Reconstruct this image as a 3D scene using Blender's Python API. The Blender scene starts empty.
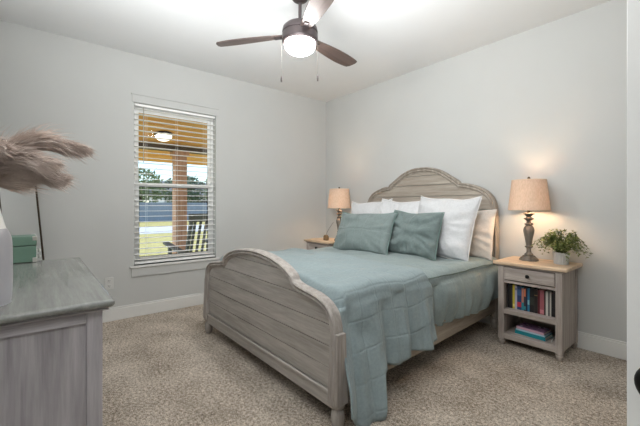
import bpy, bmesh, math, random
from mathutils import Vector, Matrix, noise

scene = bpy.context.scene
col = scene.collection
PI = math.pi
R = math.radians

# ------------------------------------------------------------------ camera, world, lights
cam_d = bpy.data.cameras.new('camera')
cam_d.lens = 342.0 / 640.0 * 36.0
cam_d.sensor_width = 36.0
cam_d.shift_y = -8.0 / 640.0
cam_d.clip_start = 0.02
cam = bpy.data.objects.new('camera', cam_d)
col.objects.link(cam)
cam.location = (3.98, -3.41, 1.164)
cam.rotation_euler = (math.radians(90), 0, math.atan2(.771, .637))
scene.camera = cam

world = bpy.data.worlds.new('world')
scene.world = world
world.use_nodes = True
wn = world.node_tree
wn.nodes.clear()
w_out = wn.nodes.new('ShaderNodeOutputWorld')
w_bg = wn.nodes.new('ShaderNodeBackground')
w_sky = wn.nodes.new('ShaderNodeTexSky')
w_sky.sky_type = 'NISHITA'
w_sky.sun_disc = False
w_sky.sun_elevation = math.radians(42)
w_sky.sun_rotation = math.radians(200)
w_sky.air_density = 1.0
w_sky.dust_density = 0.4
w_sky.ozone_density = 3.0
w_bg.inputs['Strength'].default_value = 0.32
wn.links.new(w_sky.outputs[0], w_bg.inputs['Color'])
wn.links.new(w_bg.outputs[0], w_out.inputs[0])


def light(name, kind, loc, energy, color=(1, 1, 1), rot=(0, 0, 0), **kw):
    d = bpy.data.lights.new(name, kind)
    d.energy = energy
    d.color = color
    for k, v in kw.items():
        setattr(d, k, v)
    o = bpy.data.objects.new(name, d)
    col.objects.link(o)
    o.location = loc
    o.rotation_euler = rot
    return o


# sun on the garden and porch floor: high in front of the house, so the porch roof keeps it out of the room
sun_ = light('sun', 'SUN', (-6, 2, 8), 3.6, (1.0, .95, .84), angle=math.radians(.6))
sun_.rotation_euler = Vector((.60, -.12, -.79)).to_track_quat('-Z', 'Y').to_euler()
# added fill lights standing in for a photographer's bounced flash: wide soft light up behind the camera and a lift onto the ceiling
light('bounce_light_upper', 'AREA', (3.75, -3.42, 2.45), 14, (.96, .98, 1.0), (math.radians(52), 0, math.radians(50)),
      shape='RECTANGLE', size=.9, size_y=.4)
light('bounce_light_ceiling', 'AREA', (2.35, -2.6, 1.45), 27, (.94, .975, 1.0), (math.radians(176), 0, math.radians(50)),
      shape='RECTANGLE', size=1.7, size_y=1.2, spread=math.radians(140))

b2_ = light('bounce_light_far', 'AREA', (3.3, -3.15, 1.75), 36, (.95, .98, 1.0), (0, 0, 0),
            shape='RECTANGLE', size=1.0, size_y=.7, spread=math.radians(130))
b2_.rotation_euler = Vector((-1.15, 1.5, 1.15)).to_track_quat('-Z', 'Y').to_euler()  # added fill too, aimed at the far ceiling and back wall

vs = scene.view_settings
vs.view_transform = 'Standard'
vs.look = 'None'
vs.gamma = 1
vs.exposure = 0.17
vs.use_curve_mapping = False


# ------------------------------------------------------------------ materials
def lin(c):
    c = c / 255.0
    return c / 12.92 if c <= .04045 else ((c + .055) / 1.055) ** 2.4


def rgb(r, g, b):
    return (lin(r), lin(g), lin(b), 1)


def newmat(name):
    m = bpy.data.materials.new(name)
    m.use_nodes = True
    nt = m.node_tree
    return m, nt, nt.nodes['Principled BSDF']


def noise_tex(nt, scale, detail=3, vec=None, rough=.5):
    n = nt.nodes.new('ShaderNodeTexNoise')
    n.inputs['Scale'].default_value = scale
    n.inputs['Detail'].default_value = detail
    n.inputs['Roughness'].default_value = rough
    if vec:
        nt.links.new(vec, n.inputs['Vector'])
    return n


def ramp(nt, fac, stops):
    r = nt.nodes.new('ShaderNodeValToRGB')
    e = r.color_ramp.elements
    while len(e) < len(stops):
        e.new(.5)
    for i, (p, c) in enumerate(stops):
        e[i].position = p
        e[i].color = c
    nt.links.new(fac, r.inputs[0])
    return r


def objvec(nt, scale=(1, 1, 1), out='Object'):
    tc = nt.nodes.new('ShaderNodeTexCoord')
    mp = nt.nodes.new('ShaderNodeMapping')
    mp.inputs['Scale'].default_value = scale
    nt.links.new(tc.outputs[out], mp.inputs[0])
    return mp.outputs[0]


def bump(nt, p, h, strength, dist=.002):
    b = nt.nodes.new('ShaderNodeBump')
    b.inputs['Strength'].default_value = strength
    b.inputs['Distance'].default_value = dist
    nt.links.new(h, b.inputs['Height'])
    nt.links.new(b.outputs[0], p.inputs['Normal'])
    return b


def plain(name, c, rough=.5, metal=0.0, var=.04, nscale=12, bstr=.08, spec=.5):
    m, nt, p = newmat(name)
    p.inputs['Roughness'].default_value = rough
    p.inputs['Metallic'].default_value = metal
    p.inputs['Specular IOR Level'].default_value = spec
    n = noise_tex(nt, nscale, 4, objvec(nt))
    lo = tuple(max(0, v * (1 - var)) for v in c[:3]) + (1,)
    hi = tuple(min(1, v * (1 + var)) for v in c[:3]) + (1,)
    r = ramp(nt, n.outputs[0], [(.3, lo), (.7, hi)])
    nt.links.new(r.outputs[0], p.inputs['Base Color'])
    if bstr:
        n2 = noise_tex(nt, nscale * 20, 2, objvec(nt))
        bump(nt, p, n2.outputs[0], bstr, .001)
    return m


def wood(name, dark, light_, axis='x', rough=.6, knots=True, streak=30, low=.28, high=.72):
    """weathered wood; grain runs along the given axis of the object"""
    m, nt, p = newmat(name)
    k = .07
    sc = {'x': (k, 1, 1), 'y': (1, k, 1), 'z': (1, 1, k)}[axis]
    v = objvec(nt, sc)
    n1 = noise_tex(nt, streak, 6, v, .65)
    n2 = noise_tex(nt, streak * 5, 3, v, .6)
    n3 = noise_tex(nt, 2.2, 2, objvec(nt))
    mx = nt.nodes.new('ShaderNodeMath'); mx.operation = 'MULTIPLY_ADD'
    mx.inputs[1].default_value = .35
    nt.links.new(n2.outputs[0], mx.inputs[0])
    nt.links.new(n1.outputs[0], mx.inputs[2])
    mx2 = nt.nodes.new('ShaderNodeMath'); mx2.operation = 'MULTIPLY_ADD'
    mx2.inputs[1].default_value = .25
    nt.links.new(n3.outputs[0], mx2.inputs[0])
    nt.links.new(mx.outputs[0], mx2.inputs[2])
    sub = nt.nodes.new('ShaderNodeMath'); sub.operation = 'SUBTRACT'
    sub.inputs[1].default_value = .3
    nt.links.new(mx2.outputs[0], sub.inputs[0])
    r = ramp(nt, sub.outputs[0], [(low, dark), (high, light_)])
    colr = r.outputs[0]
    if knots:
        ks = {'x': (1.6, 3.6, 3.6), 'y': (3.6, 1.6, 3.6), 'z': (3.6, 3.6, 1.6)}[axis]
        vo = nt.nodes.new('ShaderNodeTexVoronoi')
        vo.inputs['Scale'].default_value = 1.7
        nt.links.new(objvec(nt, ks), vo.inputs['Vector'])
        kr = ramp(nt, vo.outputs['Distance'], [(.035, rgb(96, 84, 76)), (.11, (1, 1, 1, 1))])
        mixn = nt.nodes.new('ShaderNodeMix'); mixn.data_type = 'RGBA'; mixn.blend_type = 'MULTIPLY'
        mixn.inputs[0].default_value = .75
        nt.links.new(colr, mixn.inputs[6]); nt.links.new(kr.outputs[0], mixn.inputs[7])
        colr = mixn.outputs[2]
    nt.links.new(colr, p.inputs['Base Color'])
    p.inputs['Roughness'].default_value = rough
    bump(nt, p, sub.outputs[0], .35, .0015)
    return m


def fabric(name, c, c2=None, quilt=None, wrinkle=.5, wscale=7, rough=.9, qd=.15):
    m, nt, p = newmat(name)
    p.inputs['Roughness'].default_value = rough
    p.inputs['Specular IOR Level'].default_value = .15
    p.inputs['Sheen Weight'].default_value = .15
    n = noise_tex(nt, 60, 5, objvec(nt), .7)
    c2 = c2 or tuple(v * .86 for v in c[:3]) + (1,)
    r = ramp(nt, n.outputs[0], [(.35, c2), (.65, c)])
    nt.links.new(r.outputs[0], p.inputs['Base Color'])
    wr = noise_tex(nt, wscale, 5, objvec(nt), .55)
    h = wr.outputs[0]
    amt = nt.nodes.new('ShaderNodeMath'); amt.operation = 'MULTIPLY'; amt.inputs[1].default_value = wrinkle
    nt.links.new(h, amt.inputs[0])
    h = amt.outputs[0]
    if quilt:
        tc = nt.nodes.new('ShaderNodeTexCoord')
        sep = nt.nodes.new('ShaderNodeSeparateXYZ')
        nt.links.new(tc.outputs['UV'], sep.inputs[0])
        last = None
        for i, k in enumerate(quilt):
            a = nt.nodes.new('ShaderNodeMath'); a.operation = 'MULTIPLY'; a.inputs[1].default_value = k
            nt.links.new(sep.outputs[i], a.inputs[0])
            b = nt.nodes.new('ShaderNodeMath'); b.operation = 'FRACT'
            nt.links.new(a.outputs[0], b.inputs[0])
            s = nt.nodes.new('ShaderNodeMath'); s.operation = 'SUBTRACT'; s.inputs[1].default_value = .5
            nt.links.new(b.outputs[0], s.inputs[0])
            ab = nt.nodes.new('ShaderNodeMath'); ab.operation = 'ABSOLUTE'
            nt.links.new(s.outputs[0], ab.inputs[0])
            mr = nt.nodes.new('ShaderNodeMapRange')
            mr.inputs[1].default_value = .44; mr.inputs[2].default_value = .5
            mr.inputs[3].default_value = 0; mr.inputs[4].default_value = 1
            nt.links.new(ab.outputs[0], mr.inputs[0])
            if last:
                mxx = nt.nodes.new('ShaderNodeMath'); mxx.operation = 'MAXIMUM'
                nt.links.new(last, mxx.inputs[0]); nt.links.new(mr.outputs[0], mxx.inputs[1])
                last = mxx.outputs[0]
            else:
                last = mr.outputs[0]
        sb = nt.nodes.new('ShaderNodeMath'); sb.operation = 'MULTIPLY_ADD'; sb.inputs[1].default_value = -qd
        nt.links.new(last, sb.inputs[0]); nt.links.new(h, sb.inputs[2])
        h = sb.outputs[0]
    bump(nt, p, h, .6, .03)
    return m


def emit(name, c, s):
    m, nt, p = newmat(name)
    p.inputs['Base Color'].default_value = c
    p.inputs['Emission Color'].default_value = c
    p.inputs['Emission Strength'].default_value = s
    return m


M = {}
M['wall'] = plain('wall_paint', rgb(196, 196, 193), .85, var=.012, nscale=3, bstr=.12, spec=.2)
M['ceiling'] = plain('ceiling_paint', rgb(225, 225, 224), .9, var=.012, nscale=3, bstr=.12, spec=.2)
M['trim'] = plain('trim_paint', rgb(222, 221, 217), .45, var=.01, bstr=.03)
M['vinyl'] = plain('white_vinyl', rgb(240, 240, 238), .35, var=.01, bstr=.02)
M['slat'] = plain('blind_white', rgb(250, 249, 246), .45, var=.01, bstr=.02)
M['door'] = plain('door_white', rgb(236, 236, 234), .4, var=.01, bstr=.03)
M['black'] = plain('black_metal', rgb(24, 23, 22), .35, .6, bstr=.03)
M['bronze'] = plain('dark_bronze', rgb(70, 62, 62), .38, .55, var=.06, bstr=.03)
M['bedwood'] = wood('grey_washed_wood', rgb(144, 138, 131), rgb(188, 182, 176), 'x')
M['headwood'] = wood('weathered_tan_wood', rgb(140, 129, 117), rgb(184, 174, 161), 'x')
M['bedwood_z'] = wood('grey_washed_wood_upright', rgb(134, 126, 120), rgb(180, 173, 166), 'z', knots=False)
M['headwood_z'] = wood('weathered_tan_wood_upright', rgb(132, 122, 110), rgb(178, 168, 156), 'z', knots=False)
M['bedwood_y'] = wood('grey_washed_rail', rgb(134, 122, 108), rgb(180, 168, 152), 'y', knots=False)
M['ns_z'] = wood('nightstand_grey_wood', rgb(142, 131, 123), rgb(188, 177, 169), 'z', knots=False)
M['ns_x'] = wood('nightstand_grey_wood_level', rgb(142, 131, 123), rgb(188, 177, 169), 'x', knots=False)
M['ns_top_lit'] = wood('nightstand_top_lamplit_wood', rgb(184, 158, 130), rgb(228, 202, 172), 'x', knots=False, rough=.5)  # lighter and warmer than the body: lamp glow put into the colour
M['dress_top'] = wood('dresser_top_wood', rgb(112, 113, 109), rgb(142, 143, 138), 'x', knots=False, rough=.17)
M['dress_z'] = wood('dresser_side_wood', rgb(130, 126, 129), rgb(196, 191, 194), 'z', knots=False, streak=16, low=.2, high=.8)
M['dress_y'] = wood('dresser_rail_wood', rgb(130, 126, 129), rgb(192, 187, 190), 'y', knots=False)
M['lampwood'] = wood('lamp_grey_wood', rgb(78, 74, 66), rgb(126, 120, 110), 'z', knots=False, rough=.6)
M['fanwood'] = wood('fan_blade_wood', rgb(58, 46, 42), rgb(86, 72, 66), 'x', knots=False, rough=.4)
M['teal'] = fabric('sage_cotton', rgb(126, 138, 136), quilt=(9, 4.5), wrinkle=.55, wscale=9, qd=.22)
M['teal2'] = fabric('sage_cotton_gathered', rgb(118, 131, 129), wrinkle=1.4, wscale=9)
M['quilt'] = fabric('blue_green_quilt', rgb(146, 160, 162), quilt=(6.2, 7.0), wrinkle=.6, wscale=5, qd=.13)
M['comforter'] = fabric('sage_comforter', rgb(145, 158, 157), quilt=(0.02, 7.0), wrinkle=.8, wscale=7)
M['white'] = fabric('white_cotton', rgb(212, 212, 213), rgb(202, 202, 203), wrinkle=1.1, wscale=6)
M['cream'] = fabric('cream_cotton', rgb(222, 212, 202), rgb(212, 202, 192), wrinkle=.6, wscale=9)
M['mattress'] = fabric('mattress_ticking', rgb(225, 225, 222), wrinkle=.2)
M['soil'] = plain('potting_soil', rgb(48, 38, 30), .95, var=.3, nscale=80, bstr=.6)
M['pot'] = plain('white_ribbed_ceramic', rgb(196, 196, 194), .5, var=.05, bstr=.05)
M['vase'] = plain('vase_grey_glaze', rgb(170, 168, 172), .3, var=.03, bstr=.03)
M['vase_white'] = plain('vase_white_glaze', rgb(250, 248, 242), .25, var=.01, bstr=.02)
M['green_box'] = plain('green_painted_tin', rgb(98, 126, 110), .45, var=.08, bstr=.05)
M['silver'] = plain('silver_metal', rgb(200, 198, 192), .3, .8, bstr=.02)
M['outlet'] = plain('outlet_plastic', rgb(206, 205, 201), .4, var=.01, bstr=0)
M['dark_slot'] = plain('dark_slot', rgb(40, 38, 36), .7, bstr=0)
M['mirror_frame'] = plain('thin_bronze_frame', rgb(66, 54, 40), .4, .5, bstr=.02)
M['brown'] = plain('brown_ceramic', rgb(120, 96, 66), .5, var=.15, bstr=.1)
M['cord'] = plain('dark_cord', rgb(60, 52, 44), .6, bstr=0)
M['bulb'] = emit('warm_bulb', (1, .78, .52, 1), 9)
M['page'] = plain('book_pages', rgb(222, 214, 198), .8, var=.05, nscale=200, bstr=.1)

# mirror
m, nt, p = newmat('mirror_glass')
p.inputs['Metallic'].default_value = 1
p.inputs['Roughness'].default_value = .03
p.inputs['Base Color'].default_value = (.82, .83, .83, 1)
M['mirror'] = m

# window glass
m, nt, p = newmat('window_glass')
nt.nodes.remove(p)
tr = nt.nodes.new('ShaderNodeBsdfTransparent'); tr.inputs[0].default_value = (.95, .97, .97, 1)
gl = nt.nodes.new('ShaderNodeBsdfGlossy'); gl.inputs['Roughness'].default_value = .02
mixs = nt.nodes.new('ShaderNodeMixShader'); mixs.inputs[0].default_value = .005
nt.links.new(tr.outputs[0], mixs.inputs[1]); nt.links.new(gl.outputs[0], mixs.inputs[2])
nt.links.new(mixs.outputs[0], nt.nodes['Material Output'].inputs[0])
M['glass'] = m

# fan globe
m, nt, p = newmat('frosted_globe')
p.inputs['Base Color'].default_value = (1, 1, 1, 1)
p.inputs['Emission Color'].default_value = (1, .985, .96, 1)
p.inputs['Emission Strength'].default_value = 72
M['globe'] = m

# lamp shade: thin linen that lets the bulb glow through
m, nt, p = newmat('linen_shade')
nt.nodes.remove(p)
n = noise_tex(nt, 160, 3, objvec(nt, (1, 1, .25)))
r = ramp(nt, n.outputs[0], [(.3, rgb(200, 172, 150)), (.7, rgb(218, 191, 170))])
df = nt.nodes.new('ShaderNodeBsdfDiffuse'); tl = nt.nodes.new('ShaderNodeBsdfTranslucent')
nt.links.new(r.outputs[0], df.inputs[0]); nt.links.new(r.outputs[0], tl.inputs[0])
mixs = nt.nodes.new('ShaderNodeMixShader'); mixs.inputs[0].default_value = .035
nt.links.new(df.outputs[0], mixs.inputs[1]); nt.links.new(tl.outputs[0], mixs.inputs[2])
nt.links.new(mixs.outputs[0], nt.nodes['Material Output'].inputs[0])
M['shade'] = m

# carpet
m, nt, p = newmat('carpet_pile')
v = objvec(nt)
n1 = noise_tex(nt, 150, 3, v, .75)
n2 = noise_tex(nt, 55, 4, v, .7)
n3 = noise_tex(nt, 3.5, 3, v, .6)
mm = nt.nodes.new('ShaderNodeMath'); mm.operation = 'MULTIPLY_ADD'; mm.inputs[1].default_value = .8
nt.links.new(n2.outputs[0], mm.inputs[0]); nt.links.new(n1.outputs[0], mm.inputs[2])
m3 = nt.nodes.new('ShaderNodeMath'); m3.operation = 'MULTIPLY_ADD'; m3.inputs[1].default_value = .3
nt.links.new(n3.outputs[0], m3.inputs[0]); nt.links.new(mm.outputs[0], m3.inputs[2])
dv = nt.nodes.new('ShaderNodeMath'); dv.operation = 'MULTIPLY'; dv.inputs[1].default_value = .48
nt.links.new(m3.outputs[0], dv.inputs[0])
r = ramp(nt, dv.outputs[0], [(.40, rgb(98, 84, 70)), (.5, rgb(190, 176, 160)), (.60, rgb(250, 238, 224))])
nt.links.new(r.outputs[0], p.inputs['Base Color'])
p.inputs['Roughness'].default_value = 1
p.inputs['Specular IOR Level'].default_value = .05
bump(nt, p, mm.outputs[0], 1.0, .012)
M['carpet'] = m

# outdoors
M['grass'] = plain('sunlit_grass', rgb(186, 172, 104), .95, var=.25, nscale=5, bstr=.3)
M['asphalt'] = plain('pale_road', rgb(205, 204, 202), .9, var=.06, bstr=.2)
M['concrete'] = plain('porch_concrete', rgb(190, 186, 178), .9, var=.06, bstr=.2)
M['cedar'] = wood('cedar_boards', rgb(222, 146, 56), rgb(250, 200, 112), 'y', knots=False, rough=.5)
M['post'] = wood('cedar_post', rgb(172, 124, 94), rgb(220, 176, 142), 'z', knots=False)
M['beam'] = wood('dark_beam', rgb(70, 60, 50), rgb(108, 92, 76), 'y', knots=False)
M['chair'] = plain('olive_grey_paint', rgb(104, 104, 92), .6, var=.08)
M['fence'] = plain('grey_fence', rgb(150, 156, 166), .9, var=.1, nscale=3)
M['house'] = plain('pale_siding', rgb(206, 206, 206), .8)
M['roof'] = plain('grey_roof', rgb(120, 120, 126), .8)
M['bark'] = plain('bark', rgb(92, 78, 64), .9, var=.2)
M['leaf'] = plain('tree_leaf', rgb(134, 146, 104), .8, var=.3, nscale=3)
M['leaf2'] = plain('tree_leaf_dark', rgb(110, 124, 96), .8, var=.3, nscale=3)
M['stucco'] = plain('outer_wall', rgb(200, 196, 188), .9)
m, nt, p = newmat('fern_leaf')
n = noise_tex(nt, 25, 2, objvec(nt))
r = ramp(nt, n.outputs[0], [(.35, rgb(54, 70, 30)), (.55, rgb(104, 118, 56)), (.72, rgb(158, 164, 102))])
nt.links.new(r.outputs[0], p.inputs['Base Color'])
p.inputs['Roughness'].default_value = .55
M['fern'] = m
M['stem'] = plain('plant_stem', rgb(84, 92, 48), .7)
m, nt, p = newmat('pampas_plume')
n = noise_tex(nt, 14, 3, objvec(nt))
r = ramp(nt, n.outputs[0], [(.3, rgb(182, 162, 150)), (.7, rgb(232, 216, 206))])
nt.links.new(r.outputs[0], p.inputs['Base Color'])
p.inputs['Roughness'].default_value = .9
p.inputs['Sheen Weight'].default_value = .3
M['pampas'] = m
M['pampas_stem'] = plain('pampas_stem', rgb(150, 118, 96), .8)


# ------------------------------------------------------------------ mesh helpers
def obj(name, bm, mat, parent=None, smooth=35, bevel=0, subsurf=0, loc=None, rot=None, bseg=2):
    me = bpy.data.meshes.new(name)
    bmesh.ops.recalc_face_normals(bm, faces=bm.faces) if smooth != 'raw' else None
    bm.to_mesh(me)
    bm.free()
    for mm_ in (mat if isinstance(mat, (list, tuple)) else [mat]):
        me.materials.append(mm_)
    if smooth:
        for pl in me.polygons:
            pl.use_smooth = True
        if smooth != 'raw' and smooth < 180:
            me.set_sharp_from_angle(angle=math.radians(smooth))
    o = bpy.data.objects.new(name, me)
    col.objects.link(o)
    if parent:
        o.parent = parent
    if loc:
        o.location = loc
    if rot:
        o.rotation_euler = rot
    if bevel:
        b = o.modifiers.new('bevel', 'BEVEL')
        b.width = bevel
        b.segments = bseg
        b.limit_method = 'ANGLE'
        b.angle_limit = math.radians(40)
        b.harden_normals = False
    if subsurf:
        s = o.modifiers.new('sub', 'SUBSURF')
        s.levels = s.render_levels = subsurf
    return o


def thing(name, label, cat, loc=(0, 0, 0), rot=(0, 0, 0), group=None):
    o = bpy.data.objects.new(name, None)
    o.empty_display_size = .1
    col.objects.link(o)
    o.location = loc
    o.rotation_euler = rot
    return tag(o, label, cat, group)


def tag(o, label, cat, group=None, kind=None):
    o['label'] = label
    o['category'] = cat
    if group:
        o['group'] = group
    if kind:
        o['kind'] = kind
    return o


def struct(o):
    o['kind'] = 'structure'
    return o


def BM():
    return bmesh.new()


def box(bm, x0, x1, y0, y1, z0, z1, mat=None):
    vs_ = [bm.verts.new(c) for c in ((x0, y0, z0), (x1, y0, z0), (x1, y1, z0), (x0, y1, z0),
                                     (x0, y0, z1), (x1, y0, z1), (x1, y1, z1), (x0, y1, z1))]
    fs = []
    for f in ((0, 3, 2, 1), (4, 5, 6, 7), (0, 1, 5, 4), (1, 2, 6, 5), (2, 3, 7, 6), (3, 0, 4, 7)):
        fs.append(bm.faces.new([vs_[i] for i in f]))
    if mat is not None:
        for f in fs:
            f.material_index = mat
    if mat is None and False:
        pass
    return vs_


def xf(bm, verts, mtx):
    bmesh.ops.transform(bm, matrix=mtx, verts=verts)


def bar(bm, a, b, w, h, up=(0, 0, 1)):
    """box beam from a to b, width w (sideways) and height h (along up)"""
    a, b = Vector(a), Vector(b)
    d = (b - a)
    L = d.length
    d.normalize()
    s = d.cross(Vector(up)).normalized()
    u = s.cross(d)
    vv = box(bm, -w / 2, w / 2, 0, L, -h / 2, h / 2)
    mt = Matrix((s, d, u)).transposed().to_4x4()
    mt.translation = a
    xf(bm, vv, mt)
    return vv


def lathe(bm, prof, c=(0, 0, 0), n=24, closed=True, flute=0, nfl=0, fz=None):
    """prof: list of (r, z)"""
    rings = []
    for r_, z in prof:
        ring = []
        for i in range(n):
            a = 2 * PI * i / n
            rr = r_
            if flute and (fz is None or fz[0] <= z <= fz[1]):
                rr = r_ * (1 + flute * math.cos(nfl * a))
            ring.append(bm.verts.new((c[0] + rr * math.cos(a), c[1] + rr * math.sin(a), c[2] + z)))
        rings.append(ring)
    for k in range(len(rings) - 1):
        for i in range(n):
            j = (i + 1) % n
            bm.faces.new((rings[k][i], rings[k][j], rings[k + 1][j], rings[k + 1][i]))
    if closed:
        if prof[0][0] > 1e-5:
            bm.faces.new(list(reversed(rings[0])))
        if prof[-1][0] > 1e-5:
            bm.faces.new(rings[-1])
    return rings


def smoothprof(pts, k=5):
    """catmull-rom through (r,z) points"""
    out = []
    P = [pts[0]] + list(pts) + [pts[-1]]
    for i in range(1, len(P) - 2):
        p0, p1, p2, p3 = P[i - 1], P[i], P[i + 1], P[i + 2]
        for s in range(k):
            t = s / k
            out.append(tuple(.5 * ((2 * p1[d]) + (-p0[d] + p2[d]) * t + (2 * p0[d] - 5 * p1[d] + 4 * p2[d] - p3[d]) * t * t
                                   + (-p0[d] + 3 * p1[d] - 3 * p2[d] + p3[d]) * t ** 3) for d in range(len(p1))))
    out.append(tuple(pts[-1]))
    return out


def tube(bm, pts, r, n=8, r2=None):
    pts = [Vector(p_) for p_ in pts]
    rings = []
    N = len(pts)
    for i, p_ in enumerate(pts):
        d = (pts[min(i + 1, N - 1)] - pts[max(i - 1, 0)]).normalized()
        a = d.cross(Vector((0, 0, 1)))
        if a.length < 1e-3:
            a = d.cross(Vector((1, 0, 0)))
        a.normalize()
        b = d.cross(a)
        rr = r if r2 is None else r + (r2 - r) * i / max(1, N - 1)
        rings.append([bm.verts.new(p_ + a * rr * math.cos(2 * PI * k / n) + b * rr * math.sin(2 * PI * k / n)) for k in range(n)])
    for i in range(N - 1):
        for k in range(n):
            j = (k + 1) % n
            bm.faces.new((rings[i][k], rings[i][j], rings[i + 1][j], rings[i + 1][k]))
    bm.faces.new(list(reversed(rings[0])))
    bm.faces.new(rings[-1])


def prism(bm, pts, z0, z1):
    a = [bm.verts.new((x, y, z0)) for x, y in pts]
    b = [bm.verts.new((x, y, z1)) for x, y in pts]
    n = len(pts)
    bm.faces.new(list(reversed(a)))
    bm.faces.new(b)
    for i in range(n):
        j = (i + 1) % n
        bm.faces.new((a[i], a[j], b[j], b[i]))
    return a + b


def sweep(bm, path, prof):
    """path: (x,z) points left to right over the top; prof: closed loop of (inward offset, y)"""
    N = len(path)
    rings = []
    for i in range(N):
        p0, p1 = Vector(path[max(i - 1, 0)]), Vector(path[min(i + 1, N - 1)])
        d = (p1 - p0).normalized()
        nrm = Vector((d.y, -d.x))     # right hand side of the travel: inward
        rings.append([bm.verts.new((path[i][0] + nrm.x * o_, y, path[i][1] + nrm.y * o_)) for o_, y in prof])
    k = len(prof)
    for i in range(N - 1):
        for j in range(k):
            j2 = (j + 1) % k
            bm.faces.new((rings[i][j], rings[i][j2], rings[i + 1][j2], rings[i + 1][j]))
    bm.faces.new(rings[0])
    bm.faces.new(list(reversed(rings[-1])))


def half_to_path(half, cx, n=6):
    """half: (d, z) from centre top outward/down -> full smooth path left to right"""
    s = smoothprof([(0, half[0][1])] + half[1:], n)
    left = [(cx - d, z) for d, z in reversed(s)]
    right = [(cx + d, z) for d, z in s[1:]]
    return left + right


def width_at(half, z, inset):
    """half width of the outline at a height, minus inset"""
    s = smoothprof(half, 8)
    best = 0
    for i in range(len(s) - 1):
        z0, z1 = s[i][1], s[i + 1][1]
        if (z0 - z) * (z1 - z) <= 0 and z0 != z1:
            t = (z - z0) / (z1 - z0)
            best = max(best, s[i][0] + t * (s[i + 1][0] - s[i][0]))
    return best - inset


def plank_panel(bm, half, cx, zbot, inset, y0, y1, edges, gap=.005):
    """horizontal planks filling the shape under the outline"""
    for a, b in zip(edges[:-1], edges[1:]):
        n = max(2, int((b - a) / .012))
        rows = []
        for i in range(n + 1):
            z = a + gap / 2 + (b - a - gap) * i / n
            w = width_at(half, z + inset * .9, inset)
            rows.append((z, w))
        rows = [r_ for r_ in rows if r_[1] > .02]
        if len(rows) < 2:
            continue
        fr = [(bm.verts.new((cx - w, y0, z)), bm.verts.new((cx + w, y0, z)),
               bm.verts.new((cx + w, y1, z)), bm.verts.new((cx - w, y1, z))) for z, w in rows]
        for i in range(len(fr) - 1):
            for j in range(4):
                j2 = (j + 1) % 4
                bm.faces.new((fr[i][j], fr[i][j2], fr[i + 1][j2], fr[i + 1][j]))
        bm.faces.new(fr[0]); bm.faces.new(list(reversed(fr[-1])))


# ------------------------------------------------------------------ the room
RX, RY, H = 4.60, -3.66, 2.74
WY0, WY1, WZ0, WZ1 = -2.635, -1.749, .53, 2.235    # window opening in the left wall
DY0, DY1, DZ = -3.02, -2.26, 2.05                  # doorway in the right wall
T = .14

bm = BM(); box(bm, -T, 5.8, -3.9, .14, -.12, 0)
struct(obj('floor', bm, M['carpet'], smooth=0))
bm = BM(); box(bm, -T, 5.8, -3.9, .14, H, H + .12)
struct(obj('ceiling', bm, M['ceiling'], smooth=0))
bm = BM()
box(bm, -T, 0, RY - T, WY0, 0, H); box(bm, -T, 0, WY1, .14, 0, H)
box(bm, -T, 0, WY0, WY1, 0, WZ0); box(bm, -T, 0, WY0, WY1, WZ1, H)
bmesh.ops.remove_doubles(bm, verts=bm.verts, dist=1e-4)
struct(obj('wall_left', bm, M['wall'], smooth=0))
bm = BM(); box(bm, 0, RX + T, 0, .14, 0, H)
struct(obj('wall_back', bm, M['wall'], smooth=0))
bm = BM(); box(bm, 0, RX + T, RY - T, RY, 0, H)
struct(obj('wall_front', bm, M['wall'], smooth=0))
bm = BM()
box(bm, RX, RX + T, RY, DY0, 0, H); box(bm, RX, RX + T, DY1, 0, 0, H); box(bm, RX, RX + T, DY0, DY1, DZ, H)
struct(obj('wall_right', bm, M['wall'], smooth=0))
bm = BM()
box(bm, 5.7, 5.8, -3.9, .14, 0, H); box(bm, RX + T, 5.7, -3.9, -3.8, 0, H); box(bm, RX + T, 5.7, -1.5, -1.4, 0, H)
struct(obj('wall_hall', bm, M['wall'], smooth=0))


def baseboard(name, f):
    bm = BM(); f(bm)
    return struct(obj(name, bm, M['trim'], bevel=.004))


def bb_x(bm, x0, x1, y, s):       # runs along x on a wall at y, thickness towards s
    box(bm, x0, x1, min(y, y + s * .015), max(y, y + s * .015), 0, .118)
    box(bm, x0, x1, min(y, y + s * .009), max(y, y + s * .009), .118, .135)


def bb_y(bm, y0, y1, x, s):
    box(bm, min(x, x + s * .015), max(x, x + s * .015), y0, y1, 0, .118)
    box(bm, min(x, x + s * .009), max(x, x + s * .009), y0, y1, .118, .135)


baseboard('baseboard_back', lambda b: bb_x(b, 0, RX, 0, -1))
baseboard('baseboard_left', lambda b: bb_y(b, RY, -.015, 0, 1))
baseboard('baseboard_front', lambda b: bb_x(b, .015, RX - .015, RY, 1))
baseboard('baseboard_right', lambda b: (bb_y(b, RY, DY0 - .07, RX, -1), bb_y(b, DY1 + .07, -.015, RX, -1)))

# door casing
bm = BM()
box(bm, RX - .016, RX, DY0 - .07, DY0, 0, DZ + .07); box(bm, RX - .016, RX, DY1, DY1 + .07, 0, DZ + .07)
box(bm, RX - .016, RX, DY0, DY1, DZ, DZ + .07)
struct(obj('trim_1', bm, M['trim'], bevel=.003))

# door, standing open into the room beside the camera
dvec = Vector((-.933, .361, 0))
door = bpy.data.objects.new('door_1', None); col.objects.link(door)
door.location = (4.588, -3.018, 0)
door.rotation_euler = (0, 0, math.atan2(.361, -.933))
struct(door)
bm = BM()
W_ = .76
box(bm, .004, W_, -.035, 0, .012, 2.03)
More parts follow.
